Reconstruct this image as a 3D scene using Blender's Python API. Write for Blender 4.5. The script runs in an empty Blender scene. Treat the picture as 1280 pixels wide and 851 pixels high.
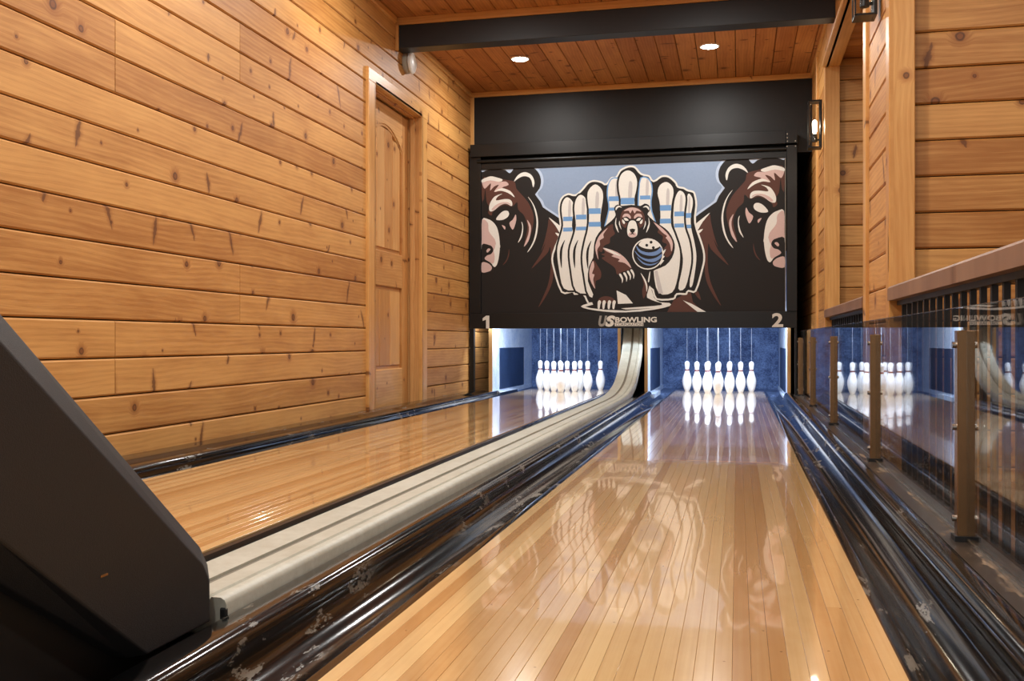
import bpy, bmesh, math, random
from mathutils import Vector, Matrix
from mathutils.geometry import tessellate_polygon
random.seed(7)
S = bpy.context.scene
C = S.collection

# ------------------------------------------------------------------ camera, world, exposure
FPX, VPX, HOR, CAMH = 1220.0, 922.0, 426.0, 0.45
TH = math.atan((VPX - 640.0) / FPX)
cam = bpy.data.cameras.new('camera')
cam.sensor_fit = 'HORIZONTAL'; cam.sensor_width = 36.0
cam.lens = 36.0 * FPX / 1280.0
cam.clip_start = 0.02; cam.clip_end = 60
camo = bpy.data.objects.new('camera', cam); C.objects.link(camo)
camo.location = (0, 0, CAMH); camo.rotation_euler = (math.pi / 2, 0, TH)
S.camera = camo

W = bpy.data.worlds.new('world'); S.world = W; W.use_nodes = True
bg = W.node_tree.nodes['Background']
bg.inputs[0].default_value = (1.0, 1.0, 0.98, 1); bg.inputs[1].default_value = 0.8
S.view_settings.view_transform = 'Standard'; S.view_settings.look = 'None'
S.view_settings.exposure = 0.0; S.view_settings.gamma = 1.0
S.view_settings.use_curve_mapping = False
DOWNLIGHT_W = 19.0
WARM = (1.0, 0.985, 0.95)

# ------------------------------------------------------------------ materials
def srgb(r, g, b):
    f = lambda c: (c / 255 / 12.92) if c / 255 <= .04045 else ((c / 255 + .055) / 1.055) ** 2.4
    return (f(r), f(g), f(b), 1)
class NT:
    def __init__(s, name):
        s.m = bpy.data.materials.new(name); s.m.use_nodes = True
        s.t = s.m.node_tree; s.b = s.t.nodes['Principled BSDF']
    def n(s, ty, **kw):
        n = s.t.nodes.new(ty)
        for k, v in kw.items(): setattr(n, k, v)
        return n
    def link(s, a, b): s.t.links.new(a, b)
    def put(s, sock, v):
        if isinstance(v, bpy.types.NodeSocket): s.link(v, sock)
        else: sock.default_value = v
    def math(s, op, a, b=0.0, c=None, clamp=False):
        n = s.n('ShaderNodeMath', operation=op, use_clamp=clamp)
        s.put(n.inputs[0], a); s.put(n.inputs[1], b)
        if c is not None: s.put(n.inputs[2], c)
        return n.outputs[0]
    def ss(s, v, lo, hi):       # smooth 0..1 between lo and hi
        n = s.n('ShaderNodeMapRange', interpolation_type='SMOOTHSTEP')
        s.put(n.inputs[0], v); s.put(n.inputs[1], lo); s.put(n.inputs[2], hi)
        return n.outputs[0]
    def mr(s, v, a, b, lo, hi):
        n = s.n('ShaderNodeMapRange'); s.put(n.inputs[0], v)
        for i, q in enumerate((a, b, lo, hi)): s.put(n.inputs[1 + i], q)
        return n.outputs[0]
    def mix(s, f, a, b, blend='MIX'):
        n = s.n('ShaderNodeMix', data_type='RGBA', blend_type=blend)
        s.put(n.inputs[0], f); s.put(n.inputs[6], a); s.put(n.inputs[7], b)
        return n.outputs[2]
    def xyz(s, x, y, z):
        n = s.n('ShaderNodeCombineXYZ'); s.put(n.inputs[0], x); s.put(n.inputs[1], y); s.put(n.inputs[2], z)
        return n.outputs[0]
    def noise(s, v, scale, detail=3, rough=.55):
        n = s.n('ShaderNodeTexNoise'); s.link(v, n.inputs['Vector'])
        n.inputs['Scale'].default_value = scale; n.inputs['Detail'].default_value = detail
        n.inputs['Roughness'].default_value = rough
        return n.outputs[0]
    def obj(s):
        n = s.n('ShaderNodeTexCoord'); sp = s.n('ShaderNodeSeparateXYZ'); s.link(n.outputs['Object'], sp.inputs[0])
        return sp.outputs
    def rnd(s): return s.n('ShaderNodeObjectInfo').outputs['Random']

def simple(name, col, rough=.5, metal=0, coat=0, bump=0, bscale=60, spec=.5, emit=None, es=0):
    k = NT(name); b = k.b
    b.inputs['Base Color'].default_value = col; b.inputs['Roughness'].default_value = rough
    b.inputs['Metallic'].default_value = metal; b.inputs['Coat Weight'].default_value = coat
    b.inputs['Specular IOR Level'].default_value = spec
    if emit: b.inputs['Emission Color'].default_value = emit; b.inputs['Emission Strength'].default_value = es
    if bump or True:
        tc = k.n('ShaderNodeTexCoord'); nz = k.noise(tc.outputs['Object'], bscale, 3)
        k.link(k.mix(.12, col, k.mix(nz, (0, 0, 0, 1), col)), b.inputs['Base Color'])
        if bump:
            bp = k.n('ShaderNodeBump'); bp.inputs['Strength'].default_value = bump; bp.inputs['Distance'].default_value = .002
            k.link(nz, bp.inputs['Height']); k.link(bp.outputs[0], b.inputs['Normal'])
    return k.m

def pine(name, light, dark, knots=1.0, rough=.38, mark=1.0):
    """knotty pine: grain along local X, board width along local Z"""
    k = NT(name); o = k.obj(); r = k.rnd()
    x = k.math('ADD', o[0], k.math('MULTIPLY', r, 37.0)); z = k.math('ADD', o[2], k.math('MULTIPLY', r, 53.0))
    y = o[1]
    P2 = k.xyz(x, 0.0, z)
    wob = k.noise(P2, 3.0, 2)
    # knots
    v = k.n('ShaderNodeTexVoronoi', voronoi_dimensions='2D'); k.link(k.xyz(x, z, 0.0), v.inputs['Vector']); v.inputs['Scale'].default_value = 5.0
    sc = k.n('ShaderNodeSeparateColor'); k.link(v.outputs['Color'], sc.inputs[0])
    keep = k.math('LESS_THAN', sc.outputs[0], .50 * knots)
    rad = k.math('MULTIPLY_ADD', k.math('MULTIPLY', sc.outputs[1], sc.outputs[1]), .065, .022)
    dd = k.math('ADD', v.outputs['Distance'], k.math('MULTIPLY', k.math('SUBTRACT', k.noise(P2, 40, 2), .5), .03))
    q = k.math('DIVIDE', dd, rad)
    core = k.math('MULTIPLY', k.math('SUBTRACT', 1.0, k.ss(q, .7, 1.05)), keep)
    ringm = k.math('MULTIPLY', k.math('MULTIPLY', k.ss(q, .55, .85), k.math('SUBTRACT', 1.0, k.ss(q, .95, 1.35))), keep)
    halo = k.math('MULTIPLY', k.math('SUBTRACT', 1.0, k.ss(q, .8, 3.6)), keep)
    # grain
    zz = k.math('ADD', z, k.math('MULTIPLY', halo, .03))
    zz = k.math('ADD', zz, k.math('MULTIPLY', k.noise(k.xyz(k.math('MULTIPLY', x, .8), 0.0, k.math('MULTIPLY', z, 3.0)), 1.0, 2), .11))
    rings = k.math('MULTIPLY_ADD', k.math('SINE', k.math('MULTIPLY', zz, 300.0)), .5, .5)
    streak = k.noise(k.xyz(k.math('MULTIPLY', x, 1.3), y, k.math('MULTIPLY', zz, 30.0)), 1.0, 3, .6)
    fine = k.noise(k.xyz(k.math('MULTIPLY', x, 9.0), y, k.math('MULTIPLY', zz, 260.0)), 1.0, 3, .6)
    blot = k.noise(k.xyz(k.math('MULTIPLY', x, 2.2), 0.0, k.math('MULTIPLY', z, 6.0)), 1.0, 3)
    g = k.math('ADD', k.math('MULTIPLY', streak, .55), k.math('ADD', k.math('MULTIPLY', rings, .10), k.math('MULTIPLY', fine, .42)))
    g = k.math('ADD', g, k.math('MULTIPLY', k.math('SUBTRACT', blot, .5), .5))
    g = k.math('ADD', g, k.math('MULTIPLY', k.math('SUBTRACT', r, .5), .30))
    g = k.ss(g, .18, .85)
    col = k.mix(g, light, dark)
    amber = (dark[0] * .72, dark[1] * .55, dark[2] * .42, 1)
    col = k.mix(k.math('MULTIPLY', halo, .65), col, amber)
    # pitch streaks and checks that run across the board
    v2 = k.n('ShaderNodeTexVoronoi', voronoi_dimensions='2D'); k.link(k.xyz(k.math('ADD', x, 5.3), z, 0.0), v2.inputs['Vector']); v2.inputs['Scale'].default_value = 3.4
    s2 = k.n('ShaderNodeSeparateColor'); k.link(v2.outputs['Color'], s2.inputs[0])
    ps = k.n('ShaderNodeSeparateXYZ'); k.link(v2.outputs['Position'], ps.inputs[0])
    dx = k.math('SUBTRACT', k.math('ADD', x, 5.3), ps.outputs[0]); dz = k.math('SUBTRACT', z, ps.outputs[1])
    sl = k.math('MULTIPLY_ADD', s2.outputs[2], 1.0, -.5)
    dxx = k.math('ABSOLUTE', k.math('ADD', k.math('ADD', dx, k.math('MULTIPLY', dz, sl)), k.math('MULTIPLY', k.math('SUBTRACT', k.noise(P2, 14, 3), .5), .035)))
    wz = k.math('MULTIPLY', k.math('SUBTRACT', 1.0, k.math('DIVIDE', k.math('ABSOLUTE', dz), k.math('MULTIPLY_ADD', s2.outputs[1], .075, .02)), clamp=True), k.math('MULTIPLY', k.noise(P2, 55, 3), .021))
    mk = k.math('SUBTRACT', 1.0, k.ss(k.math('SUBTRACT', dxx, wz), -.003, .004))
    mk = k.math('MULTIPLY', k.math('MULTIPLY', mk, k.math('LESS_THAN', s2.outputs[0], .30 * mark)), k.ss(wz, .0003, .002))
    brown = srgb(88, 50, 22)
    mh = k.math('SUBTRACT', 1.0, k.ss(k.math('SUBTRACT', dxx, wz), -.002, .02))
    mh = k.math('MULTIPLY', k.math('MULTIPLY', mh, k.math('LESS_THAN', s2.outputs[0], .30 * mark)), k.ss(wz, .0003, .004))
    col = k.mix(k.math('MULTIPLY', mh, .5), col, amber)
    col = k.mix(k.math('MULTIPLY', mk, .72), col, brown)
    col = k.mix(k.math('MULTIPLY', core, .72), col, srgb(112, 62, 26))
    col = k.mix(k.math('MULTIPLY', ringm, .7), col, srgb(62, 33, 14))
    k.link(col, k.b.inputs['Base Color'])
    k.b.inputs['Roughness'].default_value = rough; k.b.inputs['Specular IOR Level'].default_value = .4
    k.b.inputs['Coat Weight'].default_value = .06; k.b.inputs['Coat Roughness'].default_value = .35
    bp = k.n('ShaderNodeBump'); bp.inputs['Strength'].default_value = .25; bp.inputs['Distance'].default_value = .0015
    k.link(k.math('ADD', fine, k.math('MULTIPLY', core, .6)), bp.inputs['Height']); k.link(bp.outputs[0], k.b.inputs['Normal'])
    return k.m

def maple(name):
    """lane boards: long pale strips, colour changing from stave to stave along local X"""
    k = NT(name); o = k.obj(); r = k.rnd()
    x = k.math('ADD', o[0], k.math('MULTIPLY', r, 29.0)); z = k.math('ADD', o[2], k.math('MULTIPLY', r, 41.0))
    st = k.math('FLOOR', k.math('DIVIDE', x, 14.0))
    wn = k.n('ShaderNodeTexWhiteNoise', noise_dimensions='2D'); k.link(k.xyz(st, k.math('MULTIPLY', r, 91.0), 0.0), wn.inputs['Vector'])
    streak = k.noise(k.xyz(k.math('MULTIPLY', x, 1.6), o[1], k.math('MULTIPLY', z, 120.0)), 1.0, 3, .6)
    fig = k.noise(k.xyz(k.math('MULTIPLY', x, 14.0), o[1], k.math('MULTIPLY', z, 30.0)), 1.0, 3, .6)
    g = k.math('ADD', k.math('MULTIPLY', wn.outputs[0], .62), k.math('MULTIPLY', k.math('ADD', streak, k.math('MULTIPLY', fig, .5)), .36))
    col = k.mix(k.ss(g, .1, .95), srgb(231, 195, 138), srgb(184, 134, 80))
    v = k.n('ShaderNodeTexVoronoi', voronoi_dimensions='2D'); k.link(k.xyz(k.math('MULTIPLY', x, 2.0), k.math('MULTIPLY', z, 2.0), 0.0), v.inputs['Vector']); v.inputs['Scale'].default_value = 3.0
    col = k.mix(k.math('MULTIPLY', k.math('LESS_THAN', v.outputs['Distance'], .012), .6), col, srgb(120, 76, 40))
    k.link(col, k.b.inputs['Base Color'])
    k.b.inputs['Roughness'].default_value = .16
    k.b.inputs['Coat Weight'].default_value = .8; k.b.inputs['Coat Roughness'].default_value = .035
    bp = k.n('ShaderNodeBump'); bp.inputs['Strength'].default_value = .08; bp.inputs['Distance'].default_value = .004
    k.link(k.noise(k.xyz(k.math('MULTIPLY', x, 4.0), 0.0, k.math('MULTIPLY', z, 14.0)), 1.0, 2), bp.inputs['Height'])
    k.link(bp.outputs[0], k.b.inputs['Coat Normal'])
    return k.m

def scuffed_black(name, base, dust, rough=.12, amount=.5):
    """glossy black moulding with long dusty scuffs along local Y"""
    k = NT(name); o = k.obj()
    a = k.noise(k.xyz(k.math('MULTIPLY', o[0], 30.0), k.math('MULTIPLY', o[1], 6.5), k.math('MULTIPLY', o[2], 14.0)), 1.0, 5, .75)
    b = k.noise(k.xyz(k.math('MULTIPLY', o[0], 7.0), k.math('MULTIPLY', o[1], 1.1), o[2]), 1.0, 3, .6)
    c = k.noise(k.xyz(o[0], o[1], o[2]), 45.0, 4, .7)
    m = k.math('MULTIPLY', k.ss(a, .55, .60), k.ss(b, .46, .58))
    m = k.math('ADD', m, k.math('MULTIPLY', k.ss(c, .64, .8), .25))
    m = k.math('MULTIPLY', m, amount, clamp=True)
    k.link(k.mix(m, base, dust), k.b.inputs['Base Color'])
    k.link(k.mr(m, 0, 1, rough, .55), k.b.inputs['Roughness'])
    k.b.inputs['Specular IOR Level'].default_value = .45
    k.b.inputs['Coat Weight'].default_value = .2; k.b.inputs['Coat Roughness'].default_value = .06
    bp = k.n('ShaderNodeBump'); bp.inputs['Strength'].default_value = .05; bp.inputs['Distance'].default_value = .004
    w = k.noise(k.xyz(k.math('MULTIPLY', o[0], 12.0), k.math('MULTIPLY', o[1], 5.0), k.math('MULTIPLY', o[2], 12.0)), 1.0, 3)
    k.link(w, bp.inputs['Height']); k.link(bp.outputs[0], k.b.inputs['Coat Normal']); k.link(bp.outputs[0], k.b.inputs['Normal'])
    return k.m

def clear_glass(name, tint, ior=1.5):
    k = NT(name); t = k.t
    out = t.nodes['Material Output']; t.nodes.remove(k.b)
    fr = k.n('ShaderNodeFresnel'); ge = k.n('ShaderNodeNewGeometry'); k.link(k.mr(ge.outputs['Backfacing'], 0, 1, ior, 1 / ior), fr.inputs[0])
    tr = k.n('ShaderNodeBsdfTransparent'); tr.inputs[0].default_value = tint
    gl = k.n('ShaderNodeBsdfGlossy'); gl.inputs['Roughness'].default_value = 0.0
    mx = k.n('ShaderNodeMixShader'); k.link(fr.outputs[0], mx.inputs[0]); k.link(tr.outputs[0], mx.inputs[1]); k.link(gl.outputs[0], mx.inputs[2])
    k.link(mx.outputs[0], out.inputs[0])
    return k.m

def speckled(name, a, b, scale, rough):
    k = NT(name); tc = k.n('ShaderNodeTexCoord')
    n1 = k.noise(tc.outputs['Object'], scale, 5, .75); n2 = k.noise(tc.outputs['Object'], scale * .12, 3)
    k.link(k.mix(k.ss(k.math('ADD', k.math('MULTIPLY', n1, .6), k.math('MULTIPLY', n2, .4)), .35, .68), a, b), k.b.inputs['Base Color'])
    k.b.inputs['Roughness'].default_value = rough
    return k.m

M = {}
M['pine'] = pine('knotty_pine', srgb(210, 157, 90), srgb(160, 103, 46), rough=.55)
M['pine_ceiling'] = pine('knotty_pine_ceiling', srgb(212, 152, 92), srgb(160, 100, 52), 1.4, rough=.55, mark=1.7)
M['trim'] = pine('clear_pine_trim', srgb(222, 172, 104), srgb(190, 132, 68), .35, .38, .3)
M['door'] = pine('knotty_alder_door', srgb(220, 170, 108), srgb(182, 126, 68), .8, .42, 1.4)
M['railcap'] = pine('walnut_rail_cap', srgb(164, 126, 98), srgb(124, 90, 68), .3, .4, .3)
M['maple'] = maple('lane_maple')
M['pindeck'] = simple('pale_pin_deck', srgb(205, 178, 142), .2, coat=.9)
M['laneblack'] = scuffed_black('scuffed_gutter_black', srgb(11, 11, 11), srgb(138, 128, 112), .13, .6)
M['ledge'] = scuffed_black('dusty_brown_black_ledge', srgb(54, 44, 36), srgb(140, 114, 86), .3, .9)
M['black'] = simple('satin_black_metal', srgb(15, 14, 13), .36, spec=.4)
M['blackwall'] = simple('black_painted_wall', srgb(30, 29, 28), .5, bump=.2, bscale=25, spec=.35)
M['beam'] = simple('black_beam_paint', srgb(24, 26, 28), .45)
M['blackmatte'] = simple('matt_black', srgb(17, 16, 16), .7)
M['hood'] = simple('dark_textured_sheet_metal', srgb(36, 35, 36), .5, bump=.3, bscale=700)
M['baluster'] = simple('black_baluster_steel', srgb(18, 18, 19), .45)
M['track'] = speckled('beige_track_plastic', srgb(192, 192, 178), srgb(174, 172, 156), 30, .38)
M['groove'] = simple('dark_track_groove', srgb(120, 112, 96), .6)
M['floor'] = simple('dark_subfloor', srgb(30, 26, 24), .6)
M['bayfloor'] = simple('brown_bay_floor', srgb(120, 78, 46), .4)
M['bluecurtain'] = speckled('blue_pit_curtain', srgb(34, 54, 98), srgb(118, 144, 192), 70, .75)
M['bluelight'] = speckled('pale_blue_kickback_laminate', srgb(170, 190, 222), srgb(226, 234, 246), 40, .4)
M['bluedark'] = speckled('navy_kick_plate', srgb(24, 42, 74), srgb(38, 60, 98), 40, .5)
M['ply'] = simple('plywood_edge', srgb(196, 150, 92), .6)
M['pin'] = simple('white_pin_plastic', srgb(240, 240, 242), .22, coat=.4)
M['pinred'] = simple('pin_neck_stripe', srgb(104, 36, 32), .3)
M['string'] = simple('white_cord', srgb(140, 146, 158), .8)
M['bronze'] = simple('bronze_anodised_post', srgb(142, 108, 74), .26, metal=.8)
M['chrome'] = simple('silver_clamp', srgb(190, 185, 175), .25, metal=1)
M['glass'] = clear_glass('barrier_glass', (.93, .95, .97, 1), 1.52)
M['lampglass'] = clear_glass('lamp_glass', (.97, .97, .96, 1), 1.35)
M['whiteplastic'] = simple('white_plastic', srgb(240, 238, 232), .4)
M['greyplastic'] = simple('warm_grey_plastic', srgb(168, 160, 146), .5)
M['lens'] = simple('lit_downlight_lens', (1, 1, 1, 1), .5, emit=(1, .93, .82, 1), es=30)
M['bulb'] = simple('lit_bulb', (1, 1, 1, 1), .5, emit=(1, .86, .64, 1), es=18)
M['led'] = simple('lit_led_tube', (1, 1, 1, 1), .5, emit=(.62, .78, 1, 1), es=8)
# print inks
def ink(n, *c): M[n] = simple('ink_' + n, srgb(*c), .5, spec=.25)
ink('dark', 32, 28, 26); ink('sky', 140, 160, 188); ink('cream', 228, 227, 220); ink('brown', 88, 56, 47)
ink('pink', 206, 178, 172); ink('blue', 112, 158, 208); ink('halo', 184, 202, 226); ink('ballblue', 110, 138, 184); ink('shade', 196, 192, 190)
ink('letter', 220, 215, 204); ink('grey', 150, 146, 138)

# ------------------------------------------------------------------ builders
class MB:
    def __init__(s): s.v = []; s.f = []
    def add(s, vs, fs):
        o = len(s.v); s.v += [tuple(p) for p in vs]; s.f += [tuple(i + o for i in f) for f in fs]; return s
    def box(s, x0, x1, y0, y1, z0, z1):
        return s.add([(x, y, z) for x in (x0, x1) for y in (y0, y1) for z in (z0, z1)],
                     [(0, 1, 3, 2), (4, 6, 7, 5), (0, 4, 5, 1), (2, 3, 7, 6), (0, 2, 6, 4), (1, 5, 7, 3)])
    def prism(s, pts, axis, a, b):
        """pts: closed 2-D outline, extruded along axis from a to b"""
        def p(q, t): return {'x': (t, q[0], q[1]), 'y': (q[0], t, q[1]), 'z': (q[0], q[1], t)}[axis]
        n = len(pts); vs = [p(q, a) for q in pts] + [p(q, b) for q in pts]
        tri = tessellate_polygon([[Vector((q[0], q[1], 0)) for q in pts]])
        fs = [tuple(t) for t in tri] + [tuple(i + n for i in reversed(t)) for t in tri]
        fs += [(i, (i + 1) % n, (i + 1) % n + n, i + n) for i in range(n)]
        return s.add(vs, fs)
    def sweep(s, rings):
        n = len(rings[0]); vs = [p for r in rings for p in r]; fs = []
        for k in range(len(rings) - 1):
            for i in range(n):
                j = (i + 1) % n
                fs.append((k * n + i, k * n + j, (k + 1) * n + j, (k + 1) * n + i))
        fs.append(tuple(range(n))); fs.append(tuple((len(rings) - 1) * n + i for i in reversed(range(n))))
        return s.add(vs, fs)
    def cyl(s, p, q, r, n=16, r2=None):
        p, q = Vector(p), Vector(q); d = (q - p).normalized()
        u = d.orthogonal().normalized(); w = d.cross(u); r2 = r if r2 is None else r2
        return s.sweep([[a + u * rr * math.cos(t * 2 * math.pi / n) + w * rr * math.sin(t * 2 * math.pi / n) for t in range(n)] for a, rr in ((p, r), (q, r2))])
    def lathe(s, prof, c=(0, 0, 0), n=20, ax='z'):
        rings = []
        for r, h in prof:
            ring = []
            for t in range(n):
                a = t * 2 * math.pi / n; ca, sa = r * math.cos(a), r * math.sin(a)
                ring.append({'z': (c[0] + ca, c[1] + sa, c[2] + h), 'x': (c[0] + h, c[1] + ca, c[2] + sa), 'y': (c[0] + ca, c[1] + h, c[2] + sa)}[ax])
            rings.append(ring)
        return s.sweep(rings)
    def build(s, name, mat, parent=None, smooth=False, bevel=0):
        me = bpy.data.meshes.new(name); me.from_pydata(s.v, [], s.f)
        bm = bmesh.new(); bm.from_mesh(me); bmesh.ops.recalc_face_normals(bm, faces=bm.faces)
        if bevel: bmesh.ops.bevel(bm, geom=list(bm.edges), offset=bevel, segments=2, affect='EDGES', profile=.5)
        bm.to_mesh(me); bm.free()
        if smooth:
            for p in me.polygons: p.use_smooth = True
            try: me.set_sharp_from_angle(angle=math.radians(40))
            except Exception: pass
        me.materials.append(M[mat] if isinstance(mat, str) else mat)
        o = bpy.data.objects.new(name, me); C.objects.link(o)
        if parent is not None: attach(o, parent)
        return o
def attach(o, parent):
    o.parent = parent
    o.matrix_parent_inverse = Matrix.Translation(-Vector(parent.location)) if parent.type == 'EMPTY' else Matrix()
def thing(name, label, cat, loc=(0, 0, 0), group=None):
    o = bpy.data.objects.new(name, None); C.objects.link(o); o.location = loc; o.empty_display_size = .05
    return tag(o, label, cat, group)
def tag(o, label, cat, group=None):
    o['label'] = label; o['category'] = cat
    if group: o['group'] = group
    return o
def struct(name, loc=(0, 0, 0), label=None):
    o = bpy.data.objects.new(name, None); C.objects.link(o); o.location = loc; o['kind'] = 'structure'
    if label: o['label'] = label
    return o
def box(name, mat, parent, *b, bevel=0): return MB().box(*b).build(name, mat, parent, bevel=bevel)

_pc = {}
def plank(parent, mat, c, L, Wd, T, ex, n, name='plank', ch=.006):
    """board: c = centre of the front face, ex = direction of its length, n = direction its face looks"""
    Wd = Wd - (.0045 if mat.startswith('pine') else 0)
    key = (round(L, 3), round(Wd, 3), round(T, 3), mat, ch)
    me = _pc.get(key)
    if me is None:
        a, b = L / 2, Wd / 2; e = .0015
        vs = [(-a + e, 0, -b + ch), (a - e, 0, -b + ch), (a - e, 0, b - ch), (-a + e, 0, b - ch)]
        vs += [(-a, ch, -b), (a, ch, -b), (a, ch, b), (-a, ch, b), (-a, T, -b), (a, T, -b), (a, T, b), (-a, T, b)]
        fs = [(0, 1, 2, 3), (11, 10, 9, 8)]
        for i in range(4):
            j = (i + 1) % 4; fs += [(i + 4, j + 4, j, i), (i + 8, j + 8, j + 4, i + 4)]
        me = bpy.data.meshes.new(name); me.from_pydata(vs, [], fs); me.materials.append(M[mat]); _pc[key] = me
    ex, yv = Vector(ex), -Vector(n); zv = ex.cross(yv)
    o = bpy.data.objects.new(name, me); C.objects.link(o)
    m = Matrix((ex, yv, zv)).transposed().to_4x4(); m.translation = Vector(c)
    o.parent = parent
    root = Vector(parent.location) + (Vector(parent.parent.location) if parent.parent else Vector())
    o.matrix_local = Matrix.Translation(-root) @ m
    return o

# ------------------------------------------------------------------ layout
XL, XR = -2.26, 0.585            # side wall faces
YB = 8.20                        # black wall over the pin machine
ZC, ZC2 = 2.605, 2.64            # ceiling behind and before the beam
R0, RH = 0.1035, 0.1408          # board courses
L2 = (-0.5417, 0.2218); L1 = (-1.876, -1.1125)
rows = [(R0 + RH * k, R0 + RH * (k + 1), k) for k in range(-2, 18)]
FZ = -0.10                       # sub floor

# ---- floor
fl = struct('floor', (0, 3, FZ), 'dark subfloor under the raised lanes'); box('subfloor_slab', 'floor', fl, XL - .3, XR, -1.6, 10.4, FZ - .06, FZ)
box('bay_floor', 'bayfloor', fl, XR, 2.3, -1.6, 10.4, FZ - .06, FZ + .01)

# ---- left wall
wl = struct('wall_left', (XL, 4, 0))
box('backing', 'floor', wl, XL - .24, XL - .18, -1.6, 10.4, FZ, 2.75)
DO = (5.82, 6.82, 2.09)          # door opening
for z0, z1, k in rows:
    z1 = min(z1, ZC2)
    j = {1: 3.211, 2: 3.211, 3: 4.147, 4: 4.147, 9: 3.211, 10: 3.211, 11: 4.147, 12: 4.147, 5: 2.2, 6: 2.2, 7: 1.25, 8: 1.25, 13: 2.3, 14: 2.3, 15: 4.7, 16: 4.7}.get(k, 2.0)
    segs = [(-1.6, j)]
    if z0 < DO[2] - .06: segs += [(j, DO[0] - .02), (DO[1] + .02, 10.4)]
    else: segs += [(j, 7.5 if k % 2 else 6.2), (7.5 if k % 2 else 6.2, 10.4)]
    for a, b in segs:
        if b - a > .03: plank(wl, 'pine', (XL, (a + b) / 2, (z0 + z1) / 2), b - a - .002, z1 - z0, .02, (0, 1, 0), (1, 0, 0))
plank(struct('trim_1', (XL, 4, ZC)), 'trim', (XL + .018, 7.27, ZC - .022), 1.86, .044, .018, (0, 1, 0), (1, 0, 0), 'crown_strip')
plank(struct('trim_2', (XL, 2, ZC2)), 'trim', (XL + .018, 2.3, ZC2 - .022), 7.9, .044, .018, (0, 1, 0), (1, 0, 0), 'crown_strip')
t = struct('trim_3', (XL, YB, 1.3)); plank(t, 'trim', (XL + .012, YB - .02, 1.96 + .30), .60, .035, .015, (0, 0, 1), (0, -1, 0), 'corner_strip')

# ---- door
d = struct('door_1', (XL, 6.32, 0), 'knotty wooden two panel door with arched top, set deep in the plank wall')
cx = XL + .02
plank(d, 'trim', (cx, 5.79, 1.03), 2.10, .125, .022, (0, 0, 1), (1, 0, 0), 'casing_board')
plank(d, 'trim', (cx, 6.845, 1.03), 2.10, .125, .022, (0, 0, 1), (1, 0, 0), 'casing_board')
plank(d, 'trim', (cx, 6.3175, 2.08 + .04), 1.18, .085, .022, (0, 1, 0), (1, 0, 0), 'casing_board')
for yy, n in ((5.85, 1), (6.785, -1)):
    plank(d, 'door', ((XL - .06), yy, 1.0), 2.16, .16, .02, (0, 0, 1), (0, n, 0), 'jamb_board')
    plank(d, 'door', ((XL - .055), yy + n * .012, 1.0), 2.14, .04, .012, (0, 0, 1), (0, n, 0), 'door_stop')
plank(d, 'door', (XL - .06, 6.3175, 2.078), .93, .16, .02, (0, 1, 0), (0, 0, -1), 'head_jamb')
plank(d, 'door', (XL - .055, 6.3175, 2.066), .93, .04, .012, (0, 1, 0), (0, 0, -1), 'door_stop')
dx = XL - .085                   # face of the door leaf
DY0, DY1, PY0, PY1 = 5.86, 6.775, 5.985, 6.65
leaf = MB().box(dx - .04, dx - .022, DY0, DY1, -.04, 2.06).build('door_leaf', 'door', d)
for a, b in ((DY0, PY0), (PY1, DY1)):
    plank(d, 'door', (dx, (a + b) / 2, 1.01), 2.10, b - a, .024, (0, 0, 1), (1, 0, 0), 'stile')
for a, b in ((-.04, .254), (.82, 1.06)):
    plank(d, 'door', (dx, (PY0 + PY1) / 2, (a + b) / 2), PY1 - PY0, b - a, .024, (0, 1, 0), (1, 0, 0), 'rail')
arch = [(PY0 + (PY1 - PY0) * i / 16, 1.80 + .13 * math.sin(math.pi * i / 16) ** .8) for i in range(17)]
def local_prism(name, mat, parent, pts, x0, x1):
    """outline in Y/Z, thickness along X, with the mesh turned so local X follows world Y"""
    cy = sum(p[0] for p in pts) / len(pts); cz = sum(p[1] for p in pts) / len(pts)
    o = MB().prism([(p[0] - cy, p[1] - cz) for p in pts], 'y', 0, x1 - x0)
    o.v = [(v[0], v[1], v[2]) for v in o.v]
    ob = o.build(name, mat)
    m = Matrix(((0, -1, 0, x1), (1, 0, 0, cy), (0, 0, 1, cz), (0, 0, 0, 1)))
    ob.parent = parent; ob.matrix_local = Matrix.Translation(-Vector(parent.location)) @ m
    return ob
local_prism('arched_rail', 'door', d, arch + [(PY1, 2.06), (PY0, 2.06)], dx - .024, dx)
local_prism('arch_moulding', 'door', d, arch + [(p[0], p[1] - .018) for p in reversed(arch)], dx - .02, dx - .006)
for z0, z1, nb in ((1.06, 1.92, 4), (.254, .82, 3)):
    w = (PY1 - PY0 - .05) / nb
    for i in range(nb):
        yc = PY0 + .025 + w * (i + .5)
        top = z1 - .0 if nb == 3 else 1.80 + .13 * math.sin(math.pi * min(max((yc - PY0) / (PY1 - PY0), .02), .98)) ** .8 - .02
        top = top - (.025 if nb == 3 else 0)
        plank(d, 'door', (dx - .010, yc, (z0 + .025 + top) / 2), top - z0 - .025, w - .001, .012, (0, 0, 1), (1, 0, 0), 'panel_board')
box('hinge', 'bronze', d, dx, dx + .004, DY0 - .004, DY0 + .03, 1.7, 1.8)

# ---- back wall (black) and pit enclosure
wb = struct('wall_back', (-.84, YB, 2.2), 'black painted wall above the bowling mask')
box('painted_panel', 'blackwall', wb, XL + .001, XR, YB, YB + .03, 1.97, 2.562)
box('far_wall', 'blackmatte', wb, XL - .2, 2.2, 10.3, 10.36, FZ, 2.7)
plank(struct('trim_4', (-.84, YB, ZC)), 'trim', (-.84, YB - .018, 2.583), 2.845, .044, .018, (1, 0, 0), (0, -1, 0), 'crown_strip')
box('machine_cover', 'blackmatte', wb, XL + .001, XR - .001, YB + .03, 10.3, 1.99, 2.02)

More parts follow.
